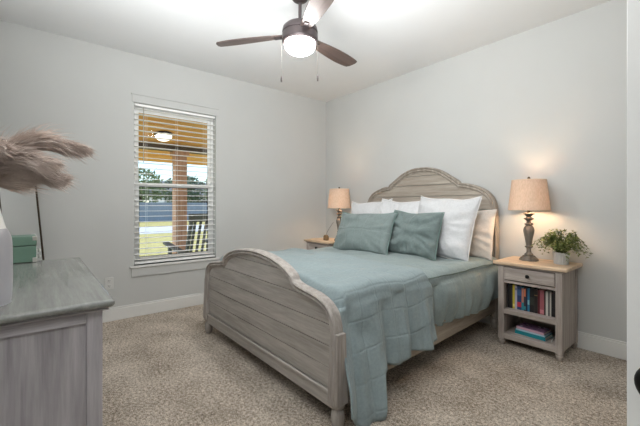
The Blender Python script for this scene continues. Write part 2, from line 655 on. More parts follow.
# recessed panels on both faces
leaf = obj('door_leaf', bm, M['door'], door, bevel=.002)
bm = BM()
for (a, b, c, d) in ((.12, .35, .25, .9), (.42, .64, .25, .9), (.12, .35, 1.05, 1.9), (.42, .64, 1.05, 1.9)):
    for yy in (0, -.035):
        s = .004 if yy == 0 else -.004
        y0, y1 = sorted((yy, yy + s))
        box(bm, a, b, y0, y1, c, c + .015); box(bm, a, b, y0, y1, d - .015, d)
        box(bm, a, a + .015, y0, y1, c, d); box(bm, b - .015, b, y0, y1, c, d)
obj('panel_moulding', bm, M['door'], door, bevel=.001)
KZ = .933
for sgn, nm in ((1, 'door_knob'), (-1, 'door_knob')):
    bm = BM()
    rr = lathe(bm, smoothprof([(.0, 0), (.030, 0), (.030, .006), (.013, .009), (.010, .018), (.020, .027), (.026, .038), (.023, .049), (.011, .054), (.0, .055)], 4), n=28)
    xf(bm, bm.verts[:], Matrix.Translation((W_ - .060, 0 if sgn > 0 else -.035, KZ)) @ Matrix.Rotation(-sgn * PI / 2, 4, 'X'))
    obj(nm, bm, M['black'], door, smooth=60)

# ---- window
win = bpy.data.objects.new('window_1', None); col.objects.link(win)
win.location = (0, 0, 0)
struct(win)
fx0, fx1 = -.125, -.085
bm = BM()
fw = .035
box(bm, fx0, fx1, WY0, WY0 + fw, WZ0, WZ1); box(bm, fx0, fx1, WY1 - fw, WY1, WZ0, WZ1)
box(bm, fx0, fx1, WY0 + fw, WY1 - fw, WZ0, WZ0 + fw); box(bm, fx0, fx1, WY0 + fw, WY1 - fw, WZ1 - fw, WZ1)
obj('window_frame', bm, M['vinyl'], win, bevel=.003)
MZ = 1.385
for nm, za, zb, xo in (('lower_sash', WZ0 + fw, MZ + .02, .004), ('upper_sash', MZ - .02, WZ1 - fw, -.016)):
    bm = BM()
    y0, y1 = WY0 + fw, WY1 - fw
    x0, x1 = -.105 + xo, -.087 + xo
    box(bm, x0, x1, y0, y0 + .03, za, zb); box(bm, x0, x1, y1 - .03, y1, za, zb)
    box(bm, x0, x1, y0 + .03, y1 - .03, za, za + .04); box(bm, x0, x1, y0 + .03, y1 - .03, zb - .04, zb)
    s_ = obj(nm, bm, M['vinyl'], win, bevel=.003)
    bm = BM(); box(bm, -.098 + xo, -.094 + xo, y0 + .028, y1 - .028, za + .038, zb - .038)
    obj('pane', bm, M['glass'], s_, smooth=0)
# thin dark gasket line of the lower sash
bm = BM()
y0, y1 = WY0 + fw + .03, WY1 - fw - .03
za, zb = WZ0 + fw + .04, MZ - .02
for (a, b, c, d) in ((y0, y1, zb - .008, zb), (y0, y0 + .005, za, zb), (y1 - .008, y1, za, zb), (y0, y1, za, za + .005)):
    box(bm, -.092, -.0895, a, b, c, d)
obj('gasket', bm, M['dark_slot'], win, smooth=0)
# stool, apron, head trim
bm = BM(); box(bm, -.085, .028, WY0 - .04, WY1 + .055, WZ0 - .022, WZ0)
struct(obj('window_sill', bm, M['trim'], win, bevel=.004))
bm = BM(); box(bm, 0, .014, WY0 - .025, WY1 + .035, .415, WZ0 - .022)
struct(obj('trim_2', bm, M['wall'], bevel=.003))
bm = BM(); box(bm, 0, .012, WY0 - .02, WY1 + .02, WZ1 + .002, WZ1 + .085)
box(bm, 0, .02, WY0 - .028, WY1 + .028, WZ1 + .08, WZ1 + .092)
struct(obj('trim_3', bm, M['wall'], bevel=.002))

# ---- blinds (a thing hung in the window)
bl = thing('window_blind', 'white horizontal slat blind hung in the window, slats open', 'blind', (-.045, (WY0 + WY1) / 2, WZ1))
yh = (WY1 - WY0) / 2 - .008
bm = BM(); box(bm, -.03, .03, -yh, yh, -.028, -.002)
obj('head_rail', bm, M['slat'], bl, bevel=.003)
bm = BM()
ztop, zbot = -.052, WZ0 - WZ1 + .055
ns_ = 29
for i in range(ns_):
    z = ztop + (zbot - ztop) * i / (ns_ - 1)
    # slightly crowned slat
    pr = []
    for k in range(5):
        t = -1 + 2 * k / 4
        pr.append((t * .030, z + .0025 * (1 - t * t)))
    up = [bm.verts.new((x, -yh, zz + .0014)) for x, zz in pr] + [bm.verts.new((x, -yh, zz - .0014)) for x, zz in reversed(pr)]
    up2 = [bm.verts.new((v_.co.x, yh, v_.co.z)) for v_ in up]
    n = len(up)
    for a in range(n):
        b = (a + 1) % n
        bm.faces.new((up[a], up[b], up2[b], up2[a]))
    bm.faces.new(up); bm.faces.new(list(reversed(up2)))
obj('slats', bm, M['slat'], bl)
bm = BM(); box(bm, -.032, .032, -yh, yh, zbot - .045, zbot - .022)
obj('bottom_rail', bm, M['slat'], bl, bevel=.004)
bm = BM()
for yy in (-yh + .12, 0, yh - .12):
    for xx in (-.031, .031):
        tube(bm, [(xx, yy, -.04), (xx, yy, zbot - .03)], .0011, 5)
obj('ladder_cord', bm, M['slat'], bl)
bm = BM(); tube(bm, [(.036, -yh + .085, -.03), (.038, -yh + .085, -.62)], .0045, 8)
obj('tilt_wand', bm, plain('wand_clear_plastic', rgb(186, 180, 168), .3), bl)

# ---- outlet
ou = thing('electrical_outlet', 'white duplex electrical outlet low on the wall left of the window', 'outlet', (.0, -2.858, .38))
bm = BM(); box(bm, 0, .006, -.037, .037, -.06, .06)
obj('cover_plate', bm, M['outlet'], ou, bevel=.003)
for z in (-.026, .026):
    bm = BM(); box(bm, .006, .0085, -.017, .017, z - .017, z + .017)
    s_ = obj('socket', bm, M['outlet'], ou, bevel=.004)
    bm = BM(); box(bm, .0085, .0092, -.008, -.005, z - .004, z + .008); box(bm, .0085, .0092, .005, .008, z - .004, z + .008)
    lathe(bm, [(.0025, 0), (.0025, .0007)], (0, 0, 0), 8)
    xf(bm, bm.verts[-16:], Matrix.Translation((.0085, 0, z - .010)) @ Matrix.Rotation(PI / 2, 4, 'Y'))
    obj('slot', bm, M['dark_slot'], s_, smooth=0)

# ------------------------------------------------------------------ outside
bm = BM(); box(bm, -60, -2.4, -60, 60, -.5, -.35)
g = struct(obj('ground', bm, M['grass'], smooth=0))
bm = BM(); box(bm, -2.4, -T, -6, 4, -.5, -.12)
struct(obj('porch_floor', bm, M['concrete'], smooth=0))
bm = BM()
for k in range(18):
    y0 = 0
    x1 = -T - .14 * k
    box(bm, x1 - .136, x1, -6, 4, 2.42, 2.445)
    box(bm, x1 - .14, x1, -6, 4, 2.43, 2.5)
for q in bm.verts:
    q.co.z += .20 + .27 * (q.co.x + T)
struct(obj('porch_ceiling', bm, M['cedar'], smooth=0))
bm = BM(); box(bm, -2.06, -1.86, -6, 4, 2.06, 2.13)
struct(obj('porch_beam', bm, M['beam'], bevel=.006))
bm = BM(); box(bm, -2.05, -1.87, -1.66, -1.47, -.12, 2.06)
box(bm, -2.08, -1.84, -1.69, -1.44, -.12, .02); box(bm, -2.08, -1.84, -1.69, -1.44, 1.98, 2.06)
tag(obj('porch_post', bm, M['post'], bevel=.008), 'square cedar post holding up the porch roof outside the window', 'post')
# porch light
pl_ = thing('porch_light', 'round white dome light on the orange porch ceiling outside', 'light', (-1.55, -1.93, 2.238), (0, R(-15), 0))
bm = BM(); lathe(bm, [(.13, 0), (.13, -.02), (.12, -.03)], n=28)
obj('canopy', bm, M['bronze'], pl_)
bm = BM(); lathe(bm, smoothprof([(.118, -.028), (.11, -.055), (.07, -.085), (0, -.095)], 4), n=28, closed=False)
obj('dome_glass', bm, emit('porch_dome', (1, .93, .78, 1), 1.6), pl_)

# porch rocking chair, seen from behind its back
rc = thing('rocking_chair', 'dark slatted porch rocking chair outside the window', 'chair', (-.98, -1.58, -.12), (0, 0, math.radians(6)))
# local: faces -x, width along y
hw = .30
for s in (-1, 1):
    bm = BM()
    pts = [(-.55 + 1.05 * t, s * hw, .02 + .09 * (2 * t - 1) ** 2) for t in [i / 12 for i in range(13)]]
    for a, b in zip(pts[:-1], pts[1:]):
        bar(bm, a, b, .035, .045)
    obj('rocker', bm, M['chair'], rc, bevel=.003)
    bm = BM(); bar(bm, (-.32, s * hw, .05), (-.34, s * hw, .66), .045, .05, (1, 0, 0))
    obj('leg', bm, M['chair'], rc, bevel=.003)
    bm = BM(); bar(bm, (.18, s * hw, .05), (.10, s * hw, .45), .045, .05, (1, 0, 0))
    obj('leg', bm, M['chair'], rc, bevel=.003)
    bm = BM(); bar(bm, (-.46, s * (hw + .01), .72), (.20, s * (hw + .01), .62), .09, .03)
    obj('armrest', bm, M['chair'], rc, bevel=.004)
    bm = BM(); bar(bm, (.06, s * (hw - .04), .38), (.30, s * (hw - .04), 1.16), .045, .04, (1, 0, 0))
    obj('back_post', bm, M['chair'], rc, bevel=.003)
bm = BM()
for k in range(6):
    x = -.34 + .085 * k
    z = .44 - .03 * (k / 5)
    box(bm, x, x + .07, -hw + .02, hw - .02, z, z + .02)
obj('seat', bm, M['chair'], rc, bevel=.003)
bm = BM()
for k in range(6):
    y = -.205 + .082 * k
    bar(bm, (.075, y, .42), (.285, y, 1.10), .018, .036, (0, 1, 0))
obj('back_slats', bm, M['chair'], rc, bevel=.003)
bm = BM(); bar(bm, (.285, -hw, 1.11), (.285, hw, 1.11), .035, .11)
obj('top_rail', bm, M['chair'], rc, bevel=.006)
bm = BM(); bar(bm, (.08, -hw, .43), (.08, hw, .43), .03, .06)
obj('lower_rail', bm, M['chair'], rc, bevel=.003)

# road, fence, house, trees
bm = BM(); box(bm, -22, -15.5, -60, 60, -.35, -.335)
struct(obj('road', bm, M['asphalt'], smooth=0))
fe = thing('privacy_fence', 'long grey board fence across the road beyond the lawn', 'fence', (-30, 0, -.35))
bm = BM()
for k in range(160):
    y = -8 + k * .16
    box(bm, -.02, .02, y, y + .15, 0, 1.75)
obj('fence_boards', bm, M['fence'], fe, smooth=0)
bm = BM()
for z in (.3, 1.4):
    box(bm, -.06, -.02, -8, 17.6, z, z + .09)
obj('fence_rail', bm, M['fence'], fe, smooth=0)
ho = thing('house', 'pale single storey house with grey roof beyond the fence', 'house', (-46, 16, -.35))
bm = BM(); box(bm, -4, 4, -7, 7, 0, 2.8)
obj('house_walls', bm, M['house'], ho, smooth=0)
bm = BM()
v_ = prism(bm, [(-4.6, 2.8), (4.6, 2.8), (0, 4.8)], -7.5, 7.5)
for q in v_:
    q.co = (q.co.x, q.co.z, q.co.y)
obj('roof', bm, M['roof'], ho, smooth=0)
for ya in (-3, 2):
    bm = BM(); box(bm, 4, 4.05, ya, ya + 1.6, .9, 2.1)
    obj('window_pane', bm, M['dark_slot'], ho, smooth=0)


def tree(label, x, y, h, cr, mat, seed):
    rnd = random.Random(seed)
    t = thing('tree', label, 'tree', (x, y, -.35), group='trees beyond the fence')
    bm = BM()
    tube(bm, [(0, 0, 0), (.1, .05, h * .35), (.0, .1, h * .7)], .22, 8, .08)
    for k in range(7):
        a = k * 2.4
        z = h * (.35 + .05 * k)
        tube(bm, [(0, 0, z), (math.cos(a) * cr * .4, math.sin(a) * cr * .4, z + cr * .4), (math.cos(a) * cr * .7, math.sin(a) * cr * .7, z + cr * .8)], .07, 6, .02)
    obj('trunk', bm, M['bark'], t)
    bm = BM()
    for k in range(2600):
        while True:
            v = Vector((rnd.uniform(-1, 1), rnd.uniform(-1, 1), rnd.uniform(-1, 1)))
            if v.length < 1:
                break
        nn = noise.noise(v * 2.6 + Vector((seed, 0, 0)))
        if nn < -.12:
            continue
        c = Vector((v.x * cr, v.y * cr, h * .62 + v.z * h * .38))
        d1 = Vector((rnd.gauss(0, 1), rnd.gauss(0, 1), rnd.gauss(0, 1))).normalized() * .17
        d2 = d1.cross(Vector((rnd.gauss(0, 1), rnd.gauss(0, 1), rnd.gauss(0, 1)))).normalized() * .11
        bm.faces.new([bm.verts.new(c + q) for q in (d1, d2, -d1, -d2)])
    obj('foliage', bm, mat, t, smooth='raw')


tree('thin leafy tree rising above the fence, left in the window', -34, 4.5, 5.2, 2.5, M['leaf'], 1)
tree('broad dark tree behind the fence, middle of the window', -37, 9.8, 5.0, 2.6, M['leaf2'], 2)
tree('pale green tree behind the post, right in the window', -33, 13.2, 5.4, 2.5, M['leaf'], 3)
tree('tree partly hidden behind the porch rocking chair', -34, 18.6, 5.0, 2.6, M['leaf2'], 4)

# ------------------------------------------------------------------ ceiling fan
fan = thing('ceiling_fan', 'dark bronze three-blade ceiling fan with a lit round globe', 'ceiling fan', (1.925, -1.905, H))
bm = BM(); lathe(bm, smoothprof([(.0, 0), (.068, 0), (.068, -.018), (.055, -.052), (.024, -.068), (.0, -.07)], 4), n=28)
obj('ceiling_canopy', bm, M['bronze'], fan, smooth=50)
bm = BM(); tube(bm, [(0, 0, -.06), (0, 0, -.25)], .0125, 12)
lathe(bm, smoothprof([(.0125, -.195), (.026, -.205), (.03, -.235), (.03, -.25)], 3), n=20)
obj('downrod', bm, M['bronze'], fan, smooth=50)
hz = -.375
bm = BM(); lathe(bm, [(0, hz + .145), (.05, hz + .143), (.105, hz + .132), (.126, hz + .112), (.132, hz + .085), (.132, hz + .076), (.127, hz + .073), (.127, hz + .068), (.132, hz + .065), (.134, hz + .02), (.134, hz + .012), (.128, hz + .004), (.12, hz), (0, hz)], n=48)
obj('motor_housing', bm, M['bronze'], fan, smooth=40)
bm = BM(); lathe(bm, smoothprof([(.114, hz + .001), (.115, hz - .010), (.106, hz - .040), (.076, hz - .066), (.034, hz - .080), (0, hz - .083)], 5), n=40, closed=False)
obj('light_globe', bm, M['globe'], fan, smooth=80)
for k, adeg in enumerate((99, 219, 339)):
    bm = BM()
    pts = []
    L0, L1 = .10, .672
    prof_up = [(0, .038), (.12, .044), (.3, .058), (.5, .068), (.7, .072), (.86, .066), (.95, .058)]
    top = [(L0 + (L1 - L0) * t, w) for t, w in smoothprof(prof_up, 4)]
    bot = [(L0 + (L1 - L0) * t * 1.035, -w * .82) for t, w in smoothprof(prof_up, 4)]
    pts = top + [(L1 * .985, .03), (L1 * 1.0, -.02)] + list(reversed(bot))
    v = prism(bm, pts, -.004, .004)
    for q in v:   # slight droop and pitch
        xx = q.co.x
        q.co.z += -.10 * (xx / .7) ** 2 * .12 + q.co.y * -.19
    b_ = obj('fan_blade', bm, M['fanwood'], fan, bevel=.0015, loc=(0, 0, hz + .062), rot=(0, 0, math.radians(adeg)))
    bm = BM()
    box(bm, .09, .20, -.02, .02, -.011, -.005); 
    for xx, yy in ((.15, .01), (.15, -.01), (.185, 0)):
        lathe(bm, [(.004, -.014), (.004, -.011)], (xx, yy, 0), 8)
    obj('blade_bracket', bm, M['bronze'], b_, bevel=.001)
# pull chains
for (cx_, cy_, zl) in ((-.09, -.105, -.285), (.085, .10, -.28)):
    bm = BM()
    tube(bm, [(cx_, cy_, hz + .01), (cx_, cy_, hz + zl + .04)], .0008, 5)
    c_ = obj('pull_chain', bm, M['cord'], fan)
    bm = BM(); lathe(bm, [(0, hz + zl + .045), (.004, hz + zl + .042), (.0062, hz + zl + .02), (.0062, hz + zl), (.0, hz + zl - .002)], (cx_, cy_, 0), 12)
    obj('chain_pendant', bm, M['bronze'], c_)

# ------------------------------------------------------------------ bed
bed = thing('bed', 'grey-washed wooden bed frame with arched headboard and footboard', 'bed', (1.78, -1.1, 0))


def local(bm):
    xf(bm, bm.verts[:], Matrix.Translation((-1.78, 1.1, 0)))
    return bm


TURNED = smoothprof([(0, .0), (.020, .0), (.026, .010), (.034, .035), (.040, .062), (.036, .080), (.028, .086), (.038, .092), (.038, .098)], 3)
# footboard
FC = 1.80
fhalf = [(0, .846), (.10, .843), (.20, .833), (.30, .815), (.385, .790), (.45, .762), (.488, .738), (.505, .712), (.55, .696), (.64, .683), (.73, .669), (.80, .642), (.85, .598), (.875, .53), (.888, .42), (.898, .28), (.904, .15)]
path = half_to_path(fhalf, FC)
FY = -2.205
bm = BM()
plank_panel(bm, fhalf, FC, .19, .030, FY - .012, FY + .012, [.185, .30, .415, .53, .645, .76, .85])
obj('footboard_panel', local(bm), M['bedwood'], bed, bevel=.0012)
bm = BM()
prof = [(0, -.026), (.003, -.034), (.010, -.038), (.017, -.034), (.019, -.027), (.023, -.027), (.027, -.033), (.034, -.034), (.039, -.027),
        (.041, -.020), (.048, -.019), (.052, -.012), (.052, .012), (.048, .022), (.030, .030), (.008, .032), (.0, .026)]
sweep(bm, path, [(o_, FY + y) for o_, y in prof])
obj('footboard_frame', local(bm), M['bedwood_z'], bed, smooth=50)
bm = BM()
box(bm, FC - .85, FC + .85, FY - .022, FY + .022, .10, .19)
box(bm, FC - .85, FC + .85, FY - .03, FY + .026, .172, .19)
obj('bottom_rail', local(bm), M['bedwood'], bed, bevel=.004)
for s in (-1, 1):
    bm = BM()
    xo = FC + s * .868
    v = box(bm, xo - .038, xo + .038, FY - .042, FY + .042, .135, .50)
    for q in v[4:]:
        q.co.x = xo + (q.co.x - xo) * .80
        q.co.y = FY + (q.co.y - FY) * .72
    # grooves along the outer face
    for gx in (-.014, .012):
        vv = box(bm, xo + gx - .004, xo + gx + .004, FY - .0445, FY - .03, .16, .44)
        for q in vv[4:]:
            q.co.y += .008
    obj('foot_post', local(bm), M['bedwood_z'], bed, bevel=.004)
    bm = BM(); lathe(bm, smoothprof([(0, 0), (.022, 0), (.027, .008), (.033, .035), (.036, .065), (.033, .092), (.022, .108), (.022, .113), (.034, .118), (.036, .13), (.034, .14)], 3), (xo, FY, .0), 24)
    obj('leg', local(bm), M['bedwood_z'], bed, smooth=50)

# headboard
HC = 1.745
hhalf = [(0, 1.585), (.09, 1.580), (.18, 1.560), (.27, 1.520), (.35, 1.470), (.42, 1.425), (.448, 1.405), (.458, 1.388), (.52, 1.384), (.60, 1.362), (.67, 1.335), (.735, 1.295), (.785, 1.235), (.812, 1.16), (.822, 1.05), (.824, .8), (.824, .5), (.824, .11)]
path = half_to_path(hhalf, HC)
HY = -.075
bm = BM()
plank_panel(bm, hhalf, HC, .3, .035, HY - .012, HY + .012, [.42, .56, .70, .84, .98, 1.12, 1.26, 1.385, 1.49, 1.575])
obj('headboard_panel', local(bm), M['headwood'], bed, bevel=.0012)
bm = BM()
prof = [(0, -.024), (.003, -.032), (.011, -.036), (.019, -.032), (.021, -.025), (.026, -.025), (.030, -.031), (.038, -.032), (.044, -.025),
        (.046, -.018), (.054, -.017), (.058, -.010), (.058, .012), (.054, .022), (.03, .028), (.0, .022)]
sweep(bm, path, [(o_, HY + y) for o_, y in prof])
obj('headboard_frame', local(bm), M['headwood_z'], bed, smooth=50)
bm = BM(); box(bm, HC - .79, HC + .79, HY - .02, HY + .02, .32, .42)
obj('headboard_rail', local(bm), M['headwood'], bed, bevel=.004)
for s in (-1, 1):
    xo = HC + s * .79
    bm = BM(); lathe(bm, [(r_, z * 1.15) for r_, z in TURNED], (xo, HY, 0), 24)
    obj('leg', local(bm), M['headwood_z'], bed, smooth=50)
# side rails (run to the slightly narrower headboard)
for s, a, b in ((1, (2.615, FY + .03), (2.545, HY)), (-1, (.985, FY + .03), (.945, HY))):
    bm = BM()
    bar(bm, (a[0], a[1], .20), (b[0], b[1], .235), .026, .14)
    bar(bm, (a[0] + .004 * s, a[1], .275), (b[0] + .004 * s, b[1], .31), .036, .012)
    obj('side_rail', local(bm), M['bedwood_y'], bed, bevel=.003)
bm = BM()
for k in range(13):
    y = -2.05 + k * .155
    box(bm, .98, 2.55, y, y + .07, .245, .262)
obj('support_slats', local(bm), M['bedwood'], bed, smooth=0)

# mattress
mt = BM()
box(mt, 1.01, 2.53, -2.13, -.12, .265, .64)
bmesh.ops.bevel(mt, geom=mt.edges[:], offset=.04, segments=3, affect='EDGES', profile=.6)
tag(obj('mattress', mt, M['mattress'], smooth=60), 'thick mattress on the bed frame, hidden under sage bedding', 'mattress')


# ---- bedding
def drape(name, mat, y0, y1, ztop, xl, xr, hem_r, hem_l, side_r, lift=0.0, ny=110, wr=.006, crown=.018, thick=.012, seed=0.0, edge_drop=None):
    """cloth over the mattress: cross section runs up the left side, over the top, down the right side"""
    bm = BM()
    uvl = bm.loops.layers.uv.new('UVMap')
    rows = []
    uvs = []
    rad = .075
    nside, narc, ntop = 26, 8, 44
    for j in range(ny + 1):
        y = y0 + (y1 - y0) * j / ny
        row, urow = [], []
        zr, zl = hem_r(y), hem_l(y)
        s = 0
        prev = None
        pts = []
        for i in range(nside):          # left side going up
            t = i / nside
            z = zl + (ztop - rad - zl) * t
            pts.append((xl - .05 * (1 - t) + .012 * math.sin(y * 16) * (1 - t), z, 0, t))
        for i in range(narc):
            a = PI - (PI / 2) * i / narc
            pts.append((xl + rad + rad * math.cos(a), ztop - rad + rad * math.sin(a), 1, 0))
        for i in range(ntop + 1):
            t = i / ntop
            x = xl + rad + (xr - xl - 2 * rad) * t
            pts.append((x, ztop + crown * (1 - (2 * t - 1) ** 2), 1, t))
        for i in range(1, narc + 1):
            a = PI / 2 - (PI / 2) * i / narc
            pts.append((xr - rad + rad * math.cos(a), ztop - rad + rad * math.sin(a), 1, 1))
        for i in range(1, nside + 1):
            t = i / nside
            z = ztop - rad + (zr - (ztop - rad)) * t
            pts.append((xr + side_r(y, t), z, 2, t))
        for (x, z, k, t) in pts:
            nv = noise.noise(Vector((x * 3.2 + seed, y * 3.0, z * 3))) * wr * 2.2 + noise.noise(Vector((x * 9 + seed, y * 8, z * 8))) * wr
            yy = y - (.055 * t ** 1.3 * sstep(-1.95, -2.16, y) if (k == 2 and edge_drop) else 0)
            if k == 1:
                z = z + nv + lift
            else:
                x = x + (nv * 1.6 + lift) * (1 if k == 2 else -1)
            if edge_drop:
                z -= edge_drop(y) if k == 1 else 0
            co = Vector((x, yy, z))
            if prev is not None:
                s += (co - prev).length
            prev = co
            row.append(bm.verts.new(co)); urow.append((s, y))
        rows.append(row); uvs.append(urow)
    for j in range(ny):
        for i in range(len(rows[0]) - 1):
            f = bm.faces.new((rows[j][i], rows[j][i + 1], rows[j + 1][i + 1], rows[j + 1][i]))
            for lp, (a, b) in zip(f.loops, ((j, i), (j, i + 1), (j + 1, i + 1), (j + 1, i))):
                lp[uvl].uv = uvs[a][b]
    bmesh.ops.reverse_faces(bm, faces=bm.faces)
    o = obj(name, bm, mat, smooth=180)
    so = o.modifiers.new('thick', 'SOLIDIFY')
    so.thickness = thick
    so.offset = 0
    return o


def sstep(a, b, x):
    t = max(0, min(1, (x - a) / (b - a)))
    return t * t * (3 - 2 * t)


def comf_side(y, t):
    k0 = sstep(-1.36, -1.27, y)
    if k0 == 0:
        return -.02
    puff = .030 * math.sin(PI * min(1, t * 1.05)) + .012 * math.sin(y * 41 + 2.5 * math.sin(y * 7)) * t ** .6
    return (.004 + puff + .006 * math.sin(y * 17 + t * 3)) * k0 - .02 * (1 - k0)


cf = drape('comforter', M['comforter'], -2.06, -.13, .668, .955, 2.60,
           lambda y: .285 + .010 * math.sin(y * 13) - .01 * (y + 1) + .07 * sstep(-.35, -.15, y),
           lambda y: .30, comf_side, wr=.009, thick=.02, seed=3.1)
tag(cf, 'sage comforter spread over the mattress, side hanging beside the nightstand', 'comforter')
bm = BM()
pts = [(2.612 + .004 * math.sin(y_ * 30), y_, .640 + .004 * math.sin(y_ * 9)) for y_ in [-1.30 + 1.14 * i / 60 for i in range(61)]]
tube(bm, pts, .0045, 6)
pc = obj('piping', bm, plain('dark_sage_piping', rgb(94, 108, 102), .9), cf)


def quilt_hem(y):
    # hem of the hanging side: level, then a deep corner lobe by the footboard
    z = .232 - .012 * math.sin(y * 21) - .05 * (-1.3 - y)
    z -= .19 * sstep(-1.895, -1.965, y)
    z += .10 * sstep(-2.075, -2.165, y)
    return z


def quilt_side(y, t):
    lobe = sstep(-1.80, -1.96, y)
    fold = .020 * math.sin(y * 26 + .8) * t * (1 - lobe) + .010 * math.sin(y * 57) * t
    fold -= .035 * t ** .7 * math.exp(-((y + 2.085) / .022) ** 2)
    return .012 + .055 * t + lobe * .085 * t ** 1.1 + fold


qd = drape('quilt', M['quilt'], -2.165, -1.30, .698, .945, 2.615, quilt_hem,
           lambda y: .24, quilt_side, wr=.009, thick=.010, seed=9.0, ny=90,
           edge_drop=lambda y: .10 * sstep(-2.09, -2.17, y))
tag(qd, 'pale blue-green quilted coverlet across the foot of the bed, corner hanging low', 'quilt')


# ---- pillows
def pillow(name, label, mat, loc, w, h, t, rot, seed, wr=.012, piping=None, cat='pillow', group=None, flange=0, sag=0):
    bm = BM()
    uvl = bm.loops.layers.uv.new('UVMap')
    N = 36
    grids = []
    for side in (1, -1):
        g_ = []
        for j in range(N + 1):
            row = []
            v = -1 + 2 * j / N
            for i in range(N + 1):
                u = -1 + 2 * i / N
                # edges bow inwards between the pulled-out corners
                x = u * w / 2 * (1 - .05 * (1 - v * v))
                z = v * h / 2 * (1 - (.12 if v > 0 else .05) * (1 - abs(u) ** 2.6)) + .006 * math.sin(u * 5 + seed)
                uu, vv = min(1, abs(u) / (1 - flange)), min(1, abs(v) / (1 - flange))
                th = t / 2 * ((1 - uu ** 2.4) * (1 - vv ** 2.4)) ** .52 if uu < 1 and vv < 1 else 0
                edge = max(abs(u), abs(v))
                nz = noise.noise(Vector((u * 2.2 + seed, v * 2.2, side * 3))) * wr * 1.6
                # creases that run in from the seams
                cr = noise.noise(Vector((math.atan2(v, u) * 5 + seed, edge * .8, side * 2))) * wr * 1.7 * edge ** 2
                k = (1 - edge ** 6)
                y = side * (th + (nz + cr) * k)
                if edge >= .999:
                    y = noise.noise(Vector((u * 2 + seed, v * 2, 0))) * .012
                z -= sag * (1 - abs(v)) * 0
                row.append((x, y, z, u, v))
            g_.append(row)
        grids.append(g_)
    vm = {}

    def vert(side, j, i):
        edge_ = i in (0, N) or j in (0, N)
        key = (0 if edge_ else side, j, i)
        if key not in vm:
            x, y, z, u, v = grids[side][j][i]
            vm[key] = bm.verts.new((x, y, z))
        return vm[key]
    for side in (0, 1):
        for j in range(N):
            for i in range(N):
                f = bm.faces.new([vert(side, j, i), vert(side, j, i + 1), vert(side, j + 1, i + 1), vert(side, j + 1, i)])
                for lp, (a, b) in zip(f.loops, ((j, i), (j, i + 1), (j + 1, i + 1), (j + 1, i))):
                    lp[uvl].uv = (b / N * w, a / N * h)
    rim = [tuple(vm[(0, 0, i)].co) for i in range(N + 1)] + [tuple(vm[(0, j, N)].co) for j in range(1, N + 1)] \
        + [tuple(vm[(0, N, i)].co) for i in range(N - 1, -1, -1)] + [tuple(vm[(0, j, 0)].co) for j in range(N - 1, 0, -1)]
    o = obj(name, bm, mat, smooth=180, loc=loc, rot=rot, subsurf=1)
    tag(o, label, cat, group)
    if piping:
        b2 = BM()
        tube(b2, rim + [rim[0]], .0045, 6)
        obj('piping', b2, piping, o, smooth=180)
    return o


pip = plain('sage_piping', rgb(120, 142, 136), .9)
wpip = plain('white_piping', rgb(226, 224, 222), .9)
pillow('throw_pillow', 'sage green quilted pillow, front left on the bed', M['teal'], (1.52, -.80, .885), .74, .45, .19, (R(-24), R(-1), R(3)), 1.3, .017, pip)
pillow('throw_pillow', 'sage green rumpled pillow leaning right of the quilted green pillow', M['teal2'], (2.04, -.655, .895), .57, .44, .20, (R(-16), R(1), R(-2)), 5.2, .034, pip)
pillow('pillow', 'large white square pillow right of the two green pillows', M['white'], (2.215, -.445, .965), .66, .60, .22, (R(-18), R(2), R(-5)), 2.1, .024, wpip)
pillow('pillow', 'white pillow standing behind the left green pillow, nearest the left lamp', M['white'], (1.225, -.40, .945), .60, .58, .18, (R(-17), R(-3), R(4)), 7.7, .022, wpip)
pillow('pillow', 'middle white pillow showing above both green pillows', M['white'], (1.68, -.42, .95), .58, .58, .18, (R(-17), R(2), R(2)), 11.4, .024, wpip)
pillow('pillow', 'cream pillow against the headboard beside the right lamp', M['cream'], (2.29, -.215, .90), .64, .48, .16, (R(-9), R(1), R(-2)), 4.4, .022, None)


